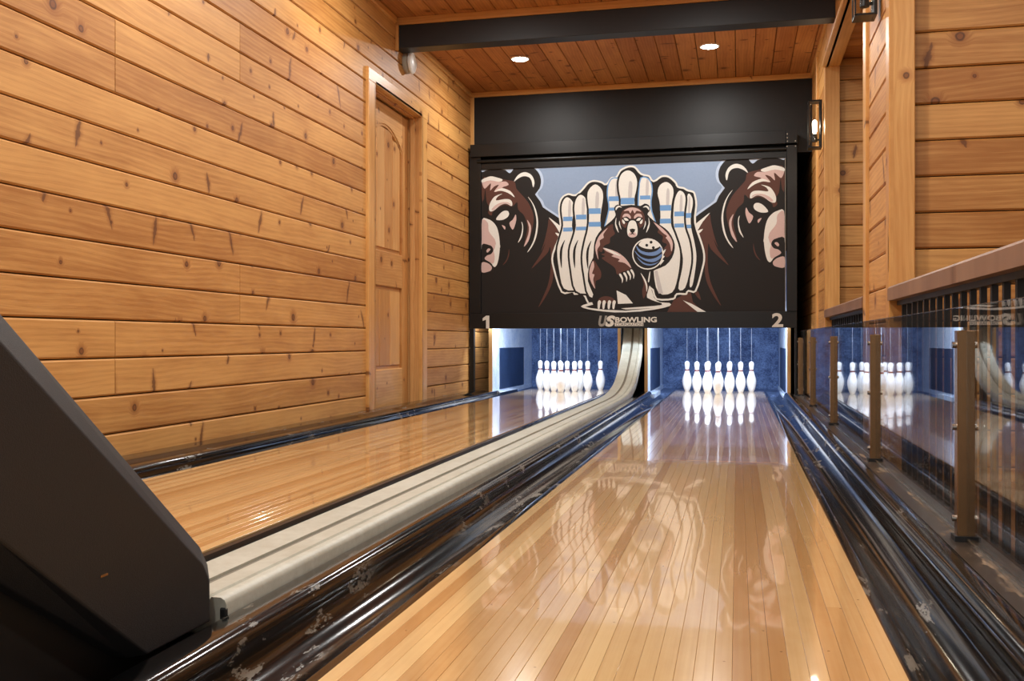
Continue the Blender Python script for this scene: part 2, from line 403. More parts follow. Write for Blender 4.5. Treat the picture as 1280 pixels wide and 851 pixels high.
# ---- ceiling
ce = struct('ceiling', (-.84, 3, ZC))
nC = 21; wC = (XR + .10 - XL) / nC
for i in range(nC):
    xc = XL + wC * (i + .5)
    plank(ce, 'pine_ceiling', (xc, 7.30, ZC), 1.90, wC, .02, (0, 1, 0), (0, 0, -1), ch=.003)
    j = random.uniform(1.5, 4.2)
    plank(ce, 'pine_ceiling', (xc, (-1.6 + j) / 2, ZC2), j + 1.6, wC, .02, (0, 1, 0), (0, 0, -1), ch=.003)
    plank(ce, 'pine_ceiling', (xc, (6.34 + j) / 2, ZC2), 6.34 - j, wC, .02, (0, 1, 0), (0, 0, -1), ch=.003)
box('ceiling_backing', 'floor', ce, XL - .2, 2.3, -1.6, 10.4, 2.70, 2.76)

# ---- beam
bm_ = thing('ceiling_beam', 'long black painted beam crossing the wooden ceiling', 'beam', (-.84, 6.34, 2.43))
box('beam_body', 'beam', bm_, XL, XR, 6.28, 6.40, 2.432, 2.588, bevel=.003)
plank(bm_, 'trim', (-.84, 6.275, 2.614), 2.84, .05, .02, (1, 0, 0), (0, -1, 0), 'top_strip', .002)
plank(bm_, 'trim', (XL + .012, 6.262, 2.50), .17, .022, .012, (0, 0, 1), (0, -1, 0), 'end_strip', .001)

# ---- right wall: two piers, railed openings, headers, plank bays behind
wr = struct('wall_right', (XR, 4, 0))
P1 = (4.03, 4.80); P2 = (6.87, 10.3); HDR = 2.285; XI = .668
box('wall_core', 'floor', wr, XR + .022, XI - .004, P1[0] + .004, P1[1] - .004, FZ, 2.66)
box('wall_core', 'floor', wr, XR + .022, XI - .004, P2[0] + .004, P2[1], FZ, 2.66)
for z0, z1, k in rows:
    z1 = min(z1, ZC2)
    for a, b in (P1, P2):
        plank(wr, 'pine', (XR, (a + b) / 2, (z0 + z1) / 2), b - a, z1 - z0, .02, (0, 1, 0), (-1, 0, 0))
for a, b in ((-1.6, P1[0]), (P1[1], P2[0])):     # header over each opening
    plank(wr, 'trim', (XR, (a + b) / 2, (HDR + ZC2) / 2 + .05), b - a, ZC2 - HDR - .1, .02, (0, 1, 0), (-1, 0, 0), 'header_board')
    plank(wr, 'trim', (XR - .012, (a + b) / 2, HDR + .05), b - a, .10, .02, (0, 1, 0), (-1, 0, 0), 'header_casing')
    plank(wr, 'trim', ((XR - .034 + XI) / 2, (a + b) / 2, HDR), b - a, XI - XR + .034, .02, (0, 1, 0), (0, 0, -1), 'soffit_board')
    box('wall_core', 'floor', wr, XR + .03, XI - .004, a, b, HDR + .03, 2.66)
def upright(y, n, w=.095, xc=None, name='jamb_board'):   # board facing along Y
    plank(wr, 'trim', ((XR + XI) / 2 - .008 if xc is None else xc, y, (FZ + HDR) / 2 + .02), HDR - FZ, w, .02, (0, 0, 1), (0, n, 0), name, .003)
def corner(y, w): plank(wr, 'trim', (XR - .014, y, (FZ + HDR) / 2 + .02), HDR - FZ, w, .016, (0, 0, 1), (-1, 0, 0), 'corner_casing', .003)
upright(P1[0] - .02, -1); upright(P1[1] + .02, 1); upright(P2[0] - .02, -1)
corner(P1[0] + .022, .085); corner(P1[1] - .03, .10); corner(P2[0] + .022, .085)
plank(wr, 'trim', (XR - .014, 7.62, 1.27), 2.66, .08, .016, (0, 0, 1), (-1, 0, 0), 'corner_casing', .003)
plank(struct('trim_5', (XR, 7.3, ZC)), 'trim', (XR - .018, 7.29, ZC - .022), 1.8, .044, .018, (0, 1, 0), (-1, 0, 0), 'crown_strip')
plank(struct('trim_6', (XR, 2, ZC2)), 'trim', (XR - .018, 2.3, ZC2 - .022), 7.9, .044, .018, (0, 1, 0), (-1, 0, 0), 'crown_strip')
for nm, yy in (('wall_bay_near', 4.07), ('wall_bay_far', 6.95)):
    b = struct(nm, (1.4, yy, 0))
    for z0, z1, k in rows:
        z1 = min(z1, 2.36)
        if z1 - z0 < .03: continue
        plank(b, 'pine', (1.47, yy, (z0 + z1) / 2), 1.604, z1 - z0, .02, (1, 0, 0), (0, -1, 0))
    plank(b, 'trim', (1.47, yy - .012, 2.335), 1.6, .045, .012, (1, 0, 0), (0, -1, 0), 'crown_strip')
    box('backing', 'floor', b, XI, 2.3, yy + .021, yy + .08, FZ, 2.66)
ws = struct('wall_bay_side', (2.3, 3, 0))
for z0, z1, k in rows:
    z1 = min(z1, 2.36)
    if z1 - z0 < .03: continue
    for a, b in ((-1.6, 4.07), (4.15, 6.95)):
        plank(ws, 'pine', (2.27, (a + b) / 2, (z0 + z1) / 2), b - a, z1 - z0, .02, (0, 1, 0), (-1, 0, 0))
cb = struct('ceiling_bay', (1.4, 4, 2.36))
for i in range(20):
    for a in (4.15, -1.6):
        y0 = a + .14 * i * (1 if a > 0 else 2.0)
        w = .14 if a > 0 else .28
        plank(cb, 'pine_ceiling', (1.48, y0 + w / 2, 2.36), 1.62, w, .02, (1, 0, 0), (0, 0, -1), ch=.003)

# ---- railings
def railing(y0, y1, label):
    r = thing('railing', label, 'railing', (XR + .04, (y0 + y1) / 2, FZ), 'railings in the right wall openings')
    plank(r, 'railcap', (XR + .03, (y0 + y1) / 2, .658), y1 - y0, .10, .055, (0, 1, 0), (0, 0, 1), 'rail_cap', .008)
    box('bottom_rail', 'baluster', r, XR + .01, XR + .055, y0, y1, FZ, FZ + .05)
    box('top_rail', 'baluster', r, XR + .015, XR + .05, y0, y1, .586, .603)
    n = int((y1 - y0) / .111); step = (y1 - y0) / n
    first = None
    for i in range(n):
        yc = y0 + step * (i + .5)
        if first is None:
            first = MB().box(-.0075, .0075, -.009, .009, FZ + .05, .588)
            o = first.build('baluster', 'baluster'); me = o.data
        else:
            o = bpy.data.objects.new('baluster', me); C.objects.link(o)
        o.parent = r; o.location = Vector((XR + .032, yc, 0)) - Vector(r.location)
railing(0.1, P1[0] - .02, 'near railing with thick brown wooden cap and black balusters behind the glass')
railing(P1[1] + .02, P2[0] - .02, 'farther railing with wooden cap between the two wooden piers')

# ------------------------------------------------------------------ lanes
SEAM, LEND, DEND = 3.72, 7.28, 8.95
def lane(x0, x1, label, nb=30):
    o = thing('bowling_lane', label, 'bowling lane', ((x0 + x1) / 2, 3.6, FZ), 'two bowling lanes')
    w = (x1 - x0) / nb
    box('lane_bed', 'floor', o, x0 + .002, x1 - .002, -1.2, DEND, FZ, -.021)
    for i in range(nb):
        xc = x0 + w * (i + .5)
        for a, b in ((-1.2, SEAM), (SEAM + .001, LEND)):
            plank(o, 'maple', (xc, (a + b) / 2, 0), b - a, w - .0003, .02, (0, 1, 0), (0, 0, 1), 'board', .0005)
    box('pin_deck', 'pindeck', o, x0, x1, LEND + .001, DEND, -.02, 0)
lane(*L2, 'right-hand glossy maple bowling lane running from the foreground to seven-wide pins')
lane(*L1, 'left-hand glossy maple bowling lane beside the plank wall and door')

def catmull(pts, n, closed=False):
    out = []; m = len(pts); rng = range(m) if closed else range(m - 1)
    for i in rng:
        g_ = (lambda k: pts[k % m]) if closed else (lambda k: pts[min(max(k, 0), m - 1)])
        p0, p1, p2, p3 = g_(i - 1), g_(i), g_(i + 1), g_(i + 2)
        for s_ in range(n):
            t_ = s_ / n
            out.append(tuple(.5 * (2 * b + (c_ - a) * t_ + (2 * a - 5 * b + 4 * c_ - d_) * t_ * t_ + (3 * b - a - 3 * c_ + d_) * t_ ** 3) for a, b, c_, d_ in zip(p0, p1, p2, p3)))
    if not closed: out.append(tuple(pts[-1]))
    return out
def arc(cx_, cz_, r0, a0, a1, n, rz=None):
    rz = rz or r0
    return [(cx_ + r0 * math.cos(math.radians(a0 + (a1 - a0) * i / n)), cz_ + rz * math.sin(math.radians(a0 + (a1 - a0) * i / n))) for i in range(n + 1)]
def trough_profile(w):         # from the lane edge outward: lip, trough
    return [(0, -.004), (.018, -.003), (.024, -.006)] + arc(.024 + (w - .024) / 2, -.006, (w - .024) / 2, 180, 360, 12, .048)[1:]
def gutter(xe, sgn, wt, cap, y0, y1, label, yfar=DEND):
    """xe: lane edge; wt: outer edge of the trough; cap: list of (u, z) for the rounded cap and ledge"""
    o = thing('lane_gutter', label, 'gutter', (xe + sgn * .1, 3.6, FZ), 'black lane gutters')
    tp = trough_profile(wt)
    top = tp + cap
    ucap = cap[-1][0]
    prof = [(xe + sgn * u, z) for u, z in tp] + [(xe + sgn * wt, FZ), (xe, FZ)]
    MB().prism(prof, 'y', y0, yfar).build('trough', 'laneblack', o, smooth=True)
    prof = [(xe + sgn * (wt + .0006), FZ)] + [(xe + sgn * (wt + .0006), -.006)] + [(xe + sgn * u, z) for u, z in cap] + [(xe + sgn * ucap, FZ)]
    MB().prism(prof, 'y', y0, y1).build('cap', 'laneblack', o, smooth=True)
    return o
cap_r = catmull([(.1466, -.002), (.150, .012), (.159, .022), (.175, .027), (.196, .024), (.212, .017), (.219, .006)], 3)
g = gutter(L2[1], 1, .146, cap_r, -1.2, 8.245, 'scuffed black gutter along the glass barrier')
box('ledge', 'ledge', g, L2[1] + .2195, L2[1] + .315, -1.2, 8.245, FZ, .012)
cap_l = arc(.190, .0, .029, 180, 80, 8, .026) + [(.225, .024), (.236, .020)]
gutter(L2[0], -1, .160, cap_l, -1.2, 8.245, 'scuffed black gutter between the beige ball track and the right lane')
cap_w = arc(.162, -.004, .021, 180, 60, 8, .02) + [(.19, .006), (.26, .004), (.275, .014), (.30, .016), (.383, .016)]
gutter(L1[0], -1, .141, cap_w, -1.2, 8.245, 'black gutter along the plank wall under the door')
cap_m = [(.1255, .0), (.128, .010), (.131, .012), (.135, .012)]
gutter(L1[1], 1, .124, cap_m, -1.2, 7.2, 'black gutter between the left lane and the beige ball track', 8.24)

# ------------------------------------------------------------------ ball return track and hood
TX0, TX1, TZ = -.949, -.781, .0475
tr = thing('ball_return_track', 'beige ball return track between the lanes, curving up under the mask', 'ball track', ((TX0 + TX1) / 2, 4, FZ))
path = [(1.39, TZ), (3.0, TZ), (5.0, TZ), (6.6, TZ)]
ctrl = [(6.6, TZ), (7.0, TZ + .006), (7.35, TZ + .03), (7.7, .135), (8.02, .265), (8.22, .39), (8.31, .52), (8.335, .66), (8.34, .85)]
path = path[:-1] + catmull(ctrl, 5)
def sweep_track(prof, name, mat):
    rings = []
    for i, (y, z) in enumerate(path):
        a = path[max(i - 1, 0)]; b = path[min(i + 1, len(path) - 1)]
        tv = Vector((b[0] - a[0], b[1] - a[1])).normalized(); nv = (-tv.y, tv.x)
        rings.append([(x, y + nv[0] * h, z + nv[1] * h) for x, h in prof])
    return MB().sweep(rings).build(name, mat, tr, smooth=True)
gm = TX0 + .080
sweep_track([(TX0, -.06), (TX0, -.008), (TX0 + .006, -.001), (TX0 + .02, 0), (gm - .008, -.003), (gm - .007, -.06)], 'left_runner', 'track')
sweep_track([(gm + .009, -.06), (gm + .010, -.003), (TX1 - .036, -.001), (TX1 - .031, -.008), (TX1 - .026, -.001), (TX1 - .010, -.001), (TX1 - .003, -.005), (TX1, -.012), (TX1, -.06)], 'right_runner', 'track')
sweep_track([(gm - .007, -.06), (gm - .007, -.008), (gm + .009, -.008), (gm + .009, -.06)], 'centre_groove', 'groove')
box('support_box', 'blackmatte', tr, TX0 + .004, TX1 - .004, 1.39, 6.6, FZ, TZ - .058)
rings = [[(x, y, z + h) for x, h in ((TX0 - .026, -.05), (TX0 - .026, -.004), (TX0 - .018, .006), (TX0 - .006, .006), (TX0 - .001, -.002), (TX0 - .001, -.05))] for y, z in ((1.39, TZ), (4.34, TZ), (4.37, TZ - .008))]
MB().sweep(rings).build('edge_bumper', 'black', tr, smooth=True)
rings = [[(x, y, z + h) for x, h in ((TX0 - .012, -.05), (TX0 - .012, -.002), (TX0 - .001, -.002), (TX0 - .001, -.05))] for y, z in ((4.38, TZ - .004), (7.2, TZ - .004))]
MB().sweep(rings).build('edge_strip', 'black', tr)
box('end_stop', 'blackmatte', tr, TX1 - .012, TX1 + .001, 1.3885, 1.396, .0, .032, bevel=.004)

hood = thing('ball_return_hood', 'large dark sheet metal ball return hood rising at the left foreground', 'ball return', (-.9, 1.1, FZ))
HX0, HX1 = -1.02, -.785
side = [(1.349, .021), (1.347, .085), (1.329, .112), (.913, .449), (.45, .824), (.27, .594), (.913, .232), (1.187, .021)]
outer = [(1.382, .018), (1.386, .098), (1.362, .132), (.937, .486), (.45, .880), (.22, .594), (.90, .205), (1.175, .018)]
def ring(p, x): return [(x, y, z) for y, z in p]
MB().sweep([ring(side, HX1), ring(outer, HX1 - .026), ring(outer, HX0)]).build('hood_shell', 'hood', hood, bevel=.0025)
MB().prism([(1.30, .03), (.9, .20), (.25, .56), (.1, .56), (.1, FZ), (1.30, FZ)], 'x', -.972, HX1 - .045).build('lift_housing', 'blackmatte', hood)
box('scratch_mark', 'bronze', hood, HX1 - .001, HX1 + .0006, 1.085, 1.10, .150, .153)

# ------------------------------------------------------------------ pits behind the mask
def kickback(x0, x1, inner, label, plate=True, y0=8.25):
    """x0..x1: thickness; inner: +1 if the pin side looks to +X, -1 if to -X, 0 both"""
    k = thing('kickback_panel', label, 'panel', ((x0 + x1) / 2, 9, FZ), 'kickback panels beside the pin decks')
    box('board', 'bluelight', k, x0, x1, y0 + .012, 9.96, FZ, 1.2)
    box('plywood_edge', 'ply', k, x0 - .001, x1 + .001, y0, y0 + .012, .0, 1.2)
    for s_, xf in ((1, x1), (-1, x0)):
        if inner in (s_, 0):
            if plate:
                box('kick_plate', 'bluedark', k, min(xf, xf + s_ * .006), max(xf, xf + s_ * .006), 8.52, 9.52, .012, .383)
            box('base_strip', 'bluelight', k, min(xf, xf + s_ * .012), max(xf, xf + s_ * .012), 8.3, 9.88, -.04, .006)
kickback(-2.115, -2.085, 1, 'pale kickback panel with navy plate beside the left pins, by the plank wall')
kickback(-.988, -.966, -1, 'kickback panel left of the rising ball track')
kickback(-.762, -.737, 1, 'kickback panel right of the rising ball track')
kickback(.395, .42, -1, 'kickback panel at the right end of the right lane, near the glass')
for (x0, x1), lab in (((-2.084, -.989), 'blue speckled curtain behind the left set of pins'), ((-.736, .394), 'blue speckled curtain behind the right set of pins')):
    cur = thing('pit_curtain', lab, 'curtain', ((x0 + x1) / 2, 9.93, FZ), 'blue pit curtains')
    n = 40; pts = []
    for i in range(n + 1):
        x = x0 + (x1 - x0) * i / n; pts.append((x, 9.925 + .006 * math.sin(i * 1.9) + .004 * math.sin(i * .7)))
    MB().prism(pts + [(x1, 9.945), (x0, 9.945)], 'z', FZ, 1.15).build('curtain_sheet', 'bluecurtain', cur, smooth=True)
    box('top_band', 'bluedark', cur, x0 + .002, x1 - .002, 9.895, 9.912, .60, .70)
    pf = thing('pit_floor', lab.replace('curtain behind', 'pit floor behind'), 'pit floor', ((x0 + x1) / 2, 9.4, FZ), 'blue pit floors')
    box('pit_mat', 'bluecurtain', pf, x0 + .001, x1 - .001, DEND + .002, 9.9, FZ, -.03)
    xa, xb = (L1 if x0 < -1.5 else L2)
    for u0, u1 in ((x0 + .013, xa - .142), (xb + .142, x1 - .013)):
        if u1 - u0 > .004: box('side_filler', 'bluelight', pf, u0, u1, 8.30, DEND, FZ, -.002)
    lt = thing('pit_light', lab.replace('blue speckled curtain behind', 'white LED tube lighting'), 'light', ((x0 + x1) / 2, 8.24, .66), 'LED tubes behind the mask')
    ta, tb = (XL + .03, x1 - .06) if x0 < -1.5 else (x0 + .06, .375)
    MB().cyl((ta, 8.235, .655), (tb, 8.235, .655), .013, 12).build('led_tube', 'led', lt)
    box('tube_channel', 'whiteplastic', lt, ta - .01, tb + .01, 8.21, 8.26, .672, .69)
    la = bpy.data.lights.new('pit_light_lamp', 'AREA'); la.shape = 'RECTANGLE'; la.size = tb - ta; la.size_y = .05
    la.energy = 19; la.color = (.74, .85, 1.0)
    lo = bpy.data.objects.new('pit_light_lamp', la); C.objects.link(lo); lo.parent = lt
    lo.location = ((ta + tb) / 2 - lt.location.x, .0, -.03); lo.rotation_euler = (math.radians(38), 0, 0)
    pm = thing('string_plate', lab.replace('blue speckled curtain behind', 'black string guide plate above'), 'machine', ((x0 + x1) / 2, 8.6, 1.25), 'string machines above the pins')
    box('guide_plate', 'blackmatte', pm, x0 + .001, x1 - .001, 8.27, 9.9, 1.20, 1.26)

# ---- pins
PH = .268
pp = [(.0, 0), (.066, 0), (.074, .012), (.098, .06), (.138, .18), (.156, .28), (.160, .35), (.150, .43), (.122, .52), (.090, .61), (.071, .68), (.066, .72), (.069, .77), (.079, .83), (.085, .885), (.080, .93), (.063, .968), (.035, .992), (.0, 1.0)]
pin_me = band_me = str_me = None
rowname = ['head pin at the front', 'second row', 'third row', 'back row']
order = {0: [''], 1: ['left', 'right'], 2: ['left', 'middle', 'right'], 3: ['far left', 'inner left', 'inner right', 'far right']}
for lx, side_n in ((-1.494, 'left'), (-.160, 'right')):
    for r_ in range(4):
        for i in range(r_ + 1):
            x = lx + (i - r_ / 2) * .186; y = 8.35 + r_ * .161
            lab = ('white bowling pin standing foremost as head pin on the %s lane' % side_n) if r_ == 0 else \
                  'white bowling pin, %s one in the %s on the %s lane' % (order[r_][i], rowname[r_], side_n)
            p = thing('bowling_pin', lab, 'bowling pin', (x, y, 0), 'ten pins on the %s lane' % side_n)
            if pin_me is None:
                a = MB().lathe([(q * PH, h * PH) for q, h in pp], n=24).build('body', 'pin', smooth=True)
                b = MB().lathe([(.0700 * PH, .676 * PH), (.0740 * PH, .679 * PH), (.0700 * PH, .722 * PH), (.067 * PH, .726 * PH)], n=24).build('neck_stripe', 'pinred', smooth=True)
                c_ = MB().cyl((0, 0, PH * .995), (0, 0, 1.2), .0016, 6).build('string', 'string')
                pin_me, band_me, str_me = a.data, b.data, c_.data
            else:
                a, b, c_ = (bpy.data.objects.new(nm, me) for nm, me in (('body', pin_me), ('neck_stripe', band_me), ('string', str_me)))
                for q in (a, b, c_): C.objects.link(q)
            for q in (a, b, c_): q.parent = p

# ------------------------------------------------------------------ the mask (mural board in a black frame)
mk = thing('bowling_mask', 'black framed mural board of bears and bowling pins hanging over both lanes', 'mural board', (-.9, 8.15, .55))
SX0, SX1, SZ0, SZ1 = -2.148, .371, .683, 1.916
MY = 8.12
box('mural_panel', 'dark', mk, SX0, SX1, MY, MY + .02, SZ0, SZ1)
box('bottom_bar', 'black', mk, -2.250, .462, MY - .018, MY + .05, .552, SZ0, bevel=.002)
box('left_post', 'black', mk, -2.250, SX0 - .001, MY - .018, MY + .05, SZ0 + .001, 2.06, bevel=.002)
box('right_post', 'black', mk, SX1 + .012, .462, MY - .028, MY + .05, SZ0 + .001, 2.012, bevel=.002)
box('inner_strip', 'greyplastic', mk, SX1 + .0005, SX1 + .004, MY - .006, MY + .02, SZ0, SZ1)
box('top_bar', 'black', mk, SX0, SX1 + .011, MY - .012, MY + .05, SZ1, 1.965, bevel=.002)
MB().cyl((SX0 - .03, MY - .016, 1.985), (SX1 + .01, MY - .016, 1.985), .016, 16).build('roller_tube', 'black', mk, smooth=True)
box('valance', 'black', mk, -2.236, .374, MY - .045, MY + .06, 2.022, 2.128, bevel=.002)
gp = box('gusset_plate', 'black', mk, .376, .462, MY - .05, MY + .05, 2.022, 2.124, bevel=.001)
for bx, bz in ((.385, 2.095), (.385, 2.065), (.387, 2.037), (.448, 2.037), (.385, 2.0), (.45, 2.0)):
    MB().cyl((bx, MY - .053 if bz > 2.02 else MY - .031, bz), (bx, MY - .045 if bz > 2.02 else MY - .027, bz), .005, 8).build('bolt', 'greyplastic', gp)
box('left_leg', 'black', mk, -2.250, -2.212, MY - .01, MY + .04, .017, .5515)
box('right_leg', 'black', mk, .446, .462, MY - .01, MY + .04, .013, .5515)
box('maker_plate', 'letter', mk, -2.067, -2.01, MY - .0175, MY - .0165, 1.972, 1.980)

CT, ST = math.cos(TH), math.sin(TH)
def wall_xz(u, v, Y=MY):         # where a measured point of the print lies on the board (X, Z)
    a = (u - 640) / FPX; b = (HOR - v) / FPX
    t_ = Y / (CT + ST * a)
    return ((-ST + CT * a) * t_, CAMH + b * t_)
SXC = (SX0 + SX1) / 2
layer = [0]
prints = {}
def clipped(pts):                # keep the print on the board
    e = .001
    return [(min(max(x, SX0 + e), SX1 - e), min(max(z, SZ0 + e), SZ1 - e)) for x, z in pts]
def fill(inkname, pts, mirror=False, smooth=3, raw=False, name='print'):
    w = pts if raw else [wall_xz(*p) for p in pts]
    if mirror: w = [(2 * SXC - x, z) for x, z in w]
    if smooth: w = catmull(w, smooth, True)
    w = clipped(w)
    out = [w[0]]
    for p in w[1:]:
        if abs(p[0] - out[-1][0]) + abs(p[1] - out[-1][1]) > 1e-5: out.append(p)
    layer[0] += 1
    y = MY - .0004 - .00004 * layer[0]
    tri = tessellate_polygon([[Vector((p[0], p[1], 0)) for p in out]])
    rec = prints.setdefault(name, (MB(), []))
    rec[0].add([(x, y, z) for x, z in out], [tuple(t_) for t_ in tri]); rec[1].extend([inkname] * len(tri))
def grow(pts, d_):               # outline moved outwards by d_ metres
    n = len(pts); A = sum(pts[i][0] * pts[(i + 1) % n][1] - pts[(i + 1) % n][0] * pts[i][1] for i in range(n))
    s_ = 1 if A > 0 else -1; out = []
    for i in range(n):
        a, b = Vector(pts[i - 1]), Vector(pts[(i + 1) % n]); t_ = (b - a)
        if t_.length < 1e-9: out.append(pts[i]); continue
        t_.normalize(); out.append((pts[i][0] + s_ * t_.y * d_, pts[i][1] - s_ * t_.x * d_))
    return out
def K(ox, oy, sc): return lambda pts: [(ox + x / sc, oy + y / sc) for x, y in pts]
c7 = K(870, 190, 7.092); c8 = K(870, 290, 6.543); c6 = K(800, 290, 7.092); c4 = K(700, 290, 6.807); cb_ = K(735, 250, 6.08)

# sky between the two big bears
half = c7([(-560, 20), (-560, 900), (-60, 640), (0, 575), (95, 505), (180, 445), (205, 390), (255, 322), (212, 270), (198, 200), (218, 130), (265, 72), (300, 30)])
hw = [wall_xz(*p) for p in half]
skyp = hw[2:] ; skym = [(2 * SXC - x, z) for x, z in reversed(skyp)]
fill('halo', catmull(skyp, 3)[:-1] + catmull(skym, 3), smooth=0, raw=True, name='printed_sky')
inner_ = [(x - .022, z + .006) for x, z in skyp]
inner_m = [(2 * SXC - x, z) for x, z in reversed(inner_)]
fill('sky', catmull(inner_, 3)[:-1] + catmull(inner_m, 3), smooth=0, raw=True, name='printed_sky')

BEAR = [
 ('halo', c7([(468, 60), (540, 58), (600, 58), (545, 75), (502, 106)])), ('halo', c7([(690, 50), (780, 45), (780, 74), (730, 58)])),
 ('brown', c7([(455, 190), (530, 168), (600, 150), (700, 135), (780, 140), (780, 360), (740, 370), (702, 420), (722, 460), (690, 492), (650, 462), (560, 405), (480, 420), (430, 380), (420, 450), (370, 500), (342, 560), (330, 640), (365, 800), (310, 720), (283, 640), (268, 540), (288, 460), (330, 380), (400, 300), (440, 250)])),
 ('dark', c7([(750, 240), (762, 330), (780, 370), (780, 530), (700, 540), (640, 545), (690, 497), (728, 465), (708, 410), (735, 360)])),
 ('pink', c7([(575, 165), (640, 138), (700, 124), (780, 145), (780, 185), (760, 230), (738, 224), (692, 186), (700, 255), (660, 220), (612, 208), (660, 270), (590, 265), (515, 290), (455, 335), (500, 270), (580, 236), (515, 215), (545, 180), (610, 182)])),
 ('cream', c7([(575, 160), (640, 134), (700, 121), (780, 144), (780, 172), (700, 158), (605, 180)])),
 ('cream', c7([(455, 335), (500, 275), (585, 240), (660, 268), (600, 262), (520, 290)])),
 ('cream', c7([(480, 380), (505, 352), (560, 345), (640, 352), (620, 315), (575, 293), (650, 312), (692, 360), (710, 410), (702, 450), (660, 445), (600, 402), (540, 388), (485, 415)])),
 ('pink', c7([(490, 405), (520, 378), (590, 375), (650, 400), (685, 435), (660, 440), (600, 398), (540, 386)])),
 ('dark', c7([(430, 400), (480, 425), (545, 400), (600, 415), (680, 470), (640, 545), (520, 530), (440, 470)])),
 ('cream', c7([(510, 490), (522, 460), (558, 455), (602, 480), (640, 532), (580, 540), (530, 520)])),
 ('pink', c7([(445, 495), (470, 540), (507, 575), (475, 637), (450, 592), (438, 540)])), ('pink', c7([(548, 605), (582, 588), (553, 632)])),
 ('cream', c7([(780, 525), (720, 525), (670, 555), (630, 610), (608, 700), (599, 800)]) + c8([(553, 60), (562, 150), (580, 225), (603, 250), (622, 235), (640, 215), (724, 205), (724, 0)])),
 ('pink', c7([(780, 530), (722, 560), (712, 640), (652, 720), (640, 780)]) + c8([(592, 40), (600, 80), (612, 110), (603, 160), (618, 220), (690, 185), (724, 180), (724, 0)])),
 ('dark', c8([(724, 52), (655, 56), (625, 75), (616, 105), (636, 135), (672, 146), (694, 165), (690, 182), (640, 212), (622, 240), (642, 226), (724, 206)])),
 ('pink', c8([(642, 92), (663, 86), (680, 105), (672, 121), (655, 110)])),
 ('pink', c8([(724, 207), (670, 213), (634, 240), (630, 266), (655, 286), (724, 291)])),
 ('cream', c7([(268, 250), (262, 200), (290, 140), (345, 109), (400, 117), (440, 150), (460, 188), (420, 162), (370, 145), (320, 155), (290, 190), (278, 245)])),
 ('cream', c7([(326, 338), (280, 410), (252, 500), (241, 580), (252, 680), (280, 770), (332, 856), (288, 810), (248, 730), (229, 640), (227, 560), (248, 460), (288, 382)])),
 ('pink', c7([(333, 552), (315, 620), (322, 690), (364, 800), (320, 752), (299, 680), (296, 610)])),
 ('cream', c7([(388, 568), (379, 620), (392, 690), (422, 762), (384, 712), (371, 640), (375, 590)])),
 ('brown', c8([(470, 95), (478, 140), (495, 190), (528, 236), (492, 205), (470, 150)])),
 ('brown', c7([(120, 555), (132, 620), (160, 740), (195, 850)]) + c8([(145, 60), (180, 150), (268, 274), (190, 210), (122, 142), (102, 95), (96, 180), (98, 300), (122, 420), (170, 530), (206, 608), (148, 530), (95, 430), (72, 330), (76, 200), (58, 100), (15, 10)]) + c7([(16, 720), (60, 620)])),
 ('cream', c7([(124, 542), (60, 590), (-10, 652), (10, 700), (60, 622)])), ('cream', c7([(60, 685), (10, 705), (20, 725), (42, 712)])),
]
BASE = c7([(800, 40), (560, 60), (500, 106), (440, 40), (300, 40), (265, 72), (218, 130), (198, 200), (212, 270), (255, 322), (205, 390), (180, 445), (95, 505), (0, 575)]) + c8([(0, 20), (60, 400), (150, 640), (760, 640)])
fill('dark', BASE, False, 0, name='printed_bear_head'); fill('dark', BASE, True, 0, name='printed_bear_head#mirror')
for inkn, pts in BEAR:
    fill(inkn, pts, False, 3, name='printed_bear_head'); fill(inkn, pts, True, 3, name='printed_bear_head#mirror')
fill('brown', c6([(300, 605), (380, 560), (450, 535), (470, 625), (560, 712), (240, 712)]), smooth=0, name='printed_bear_head')
fill('brown', c6([(480, 530), (515, 530), (540, 605), (505, 575)]), name='printed_bear_head')
fill('cream', c6([(380, 608), (460, 640), (585, 714), (510, 714)]), smooth=0, name='printed_bear_head')

# cluster of printed pins
halo = [(870, 245), (871.6, 257), (870, 279), (879, 307), (881.5, 322.4), (879, 337), (870.5, 364.7), (860.6, 365), (858, 369), (846.5, 369), (842, 375), (820, 375), (812, 360), (790, 378), (741, 379.6), (734.5, 379.6), (728.6, 369), (718, 369), (715.4, 366), (701.4, 366), (691, 335), (690, 318), (699.7, 290), (697.6, 262), (701, 248), (710, 242), (719, 243.5), (727, 237), (735, 228), (743.5, 225.4), (753, 227.5), (757.5, 230), (764, 222), (770, 221), (775, 212.7), (785, 207.8), (794, 208.5), (802, 217), (812, 219.7), (817, 226), (826.5, 220), (836.4, 220.4), (845.5, 228), (848, 233), (855, 234.5), (860, 237.4), (867.4, 239.5)]
hz = catmull([wall_xz(*p) for p in halo], 3, True)
fill('cream', hz, smooth=0, raw=True, name='printed_pin_cluster')
fill('dark', grow(hz, -.015), smooth=0, raw=True, name='printed_pin_cluster')
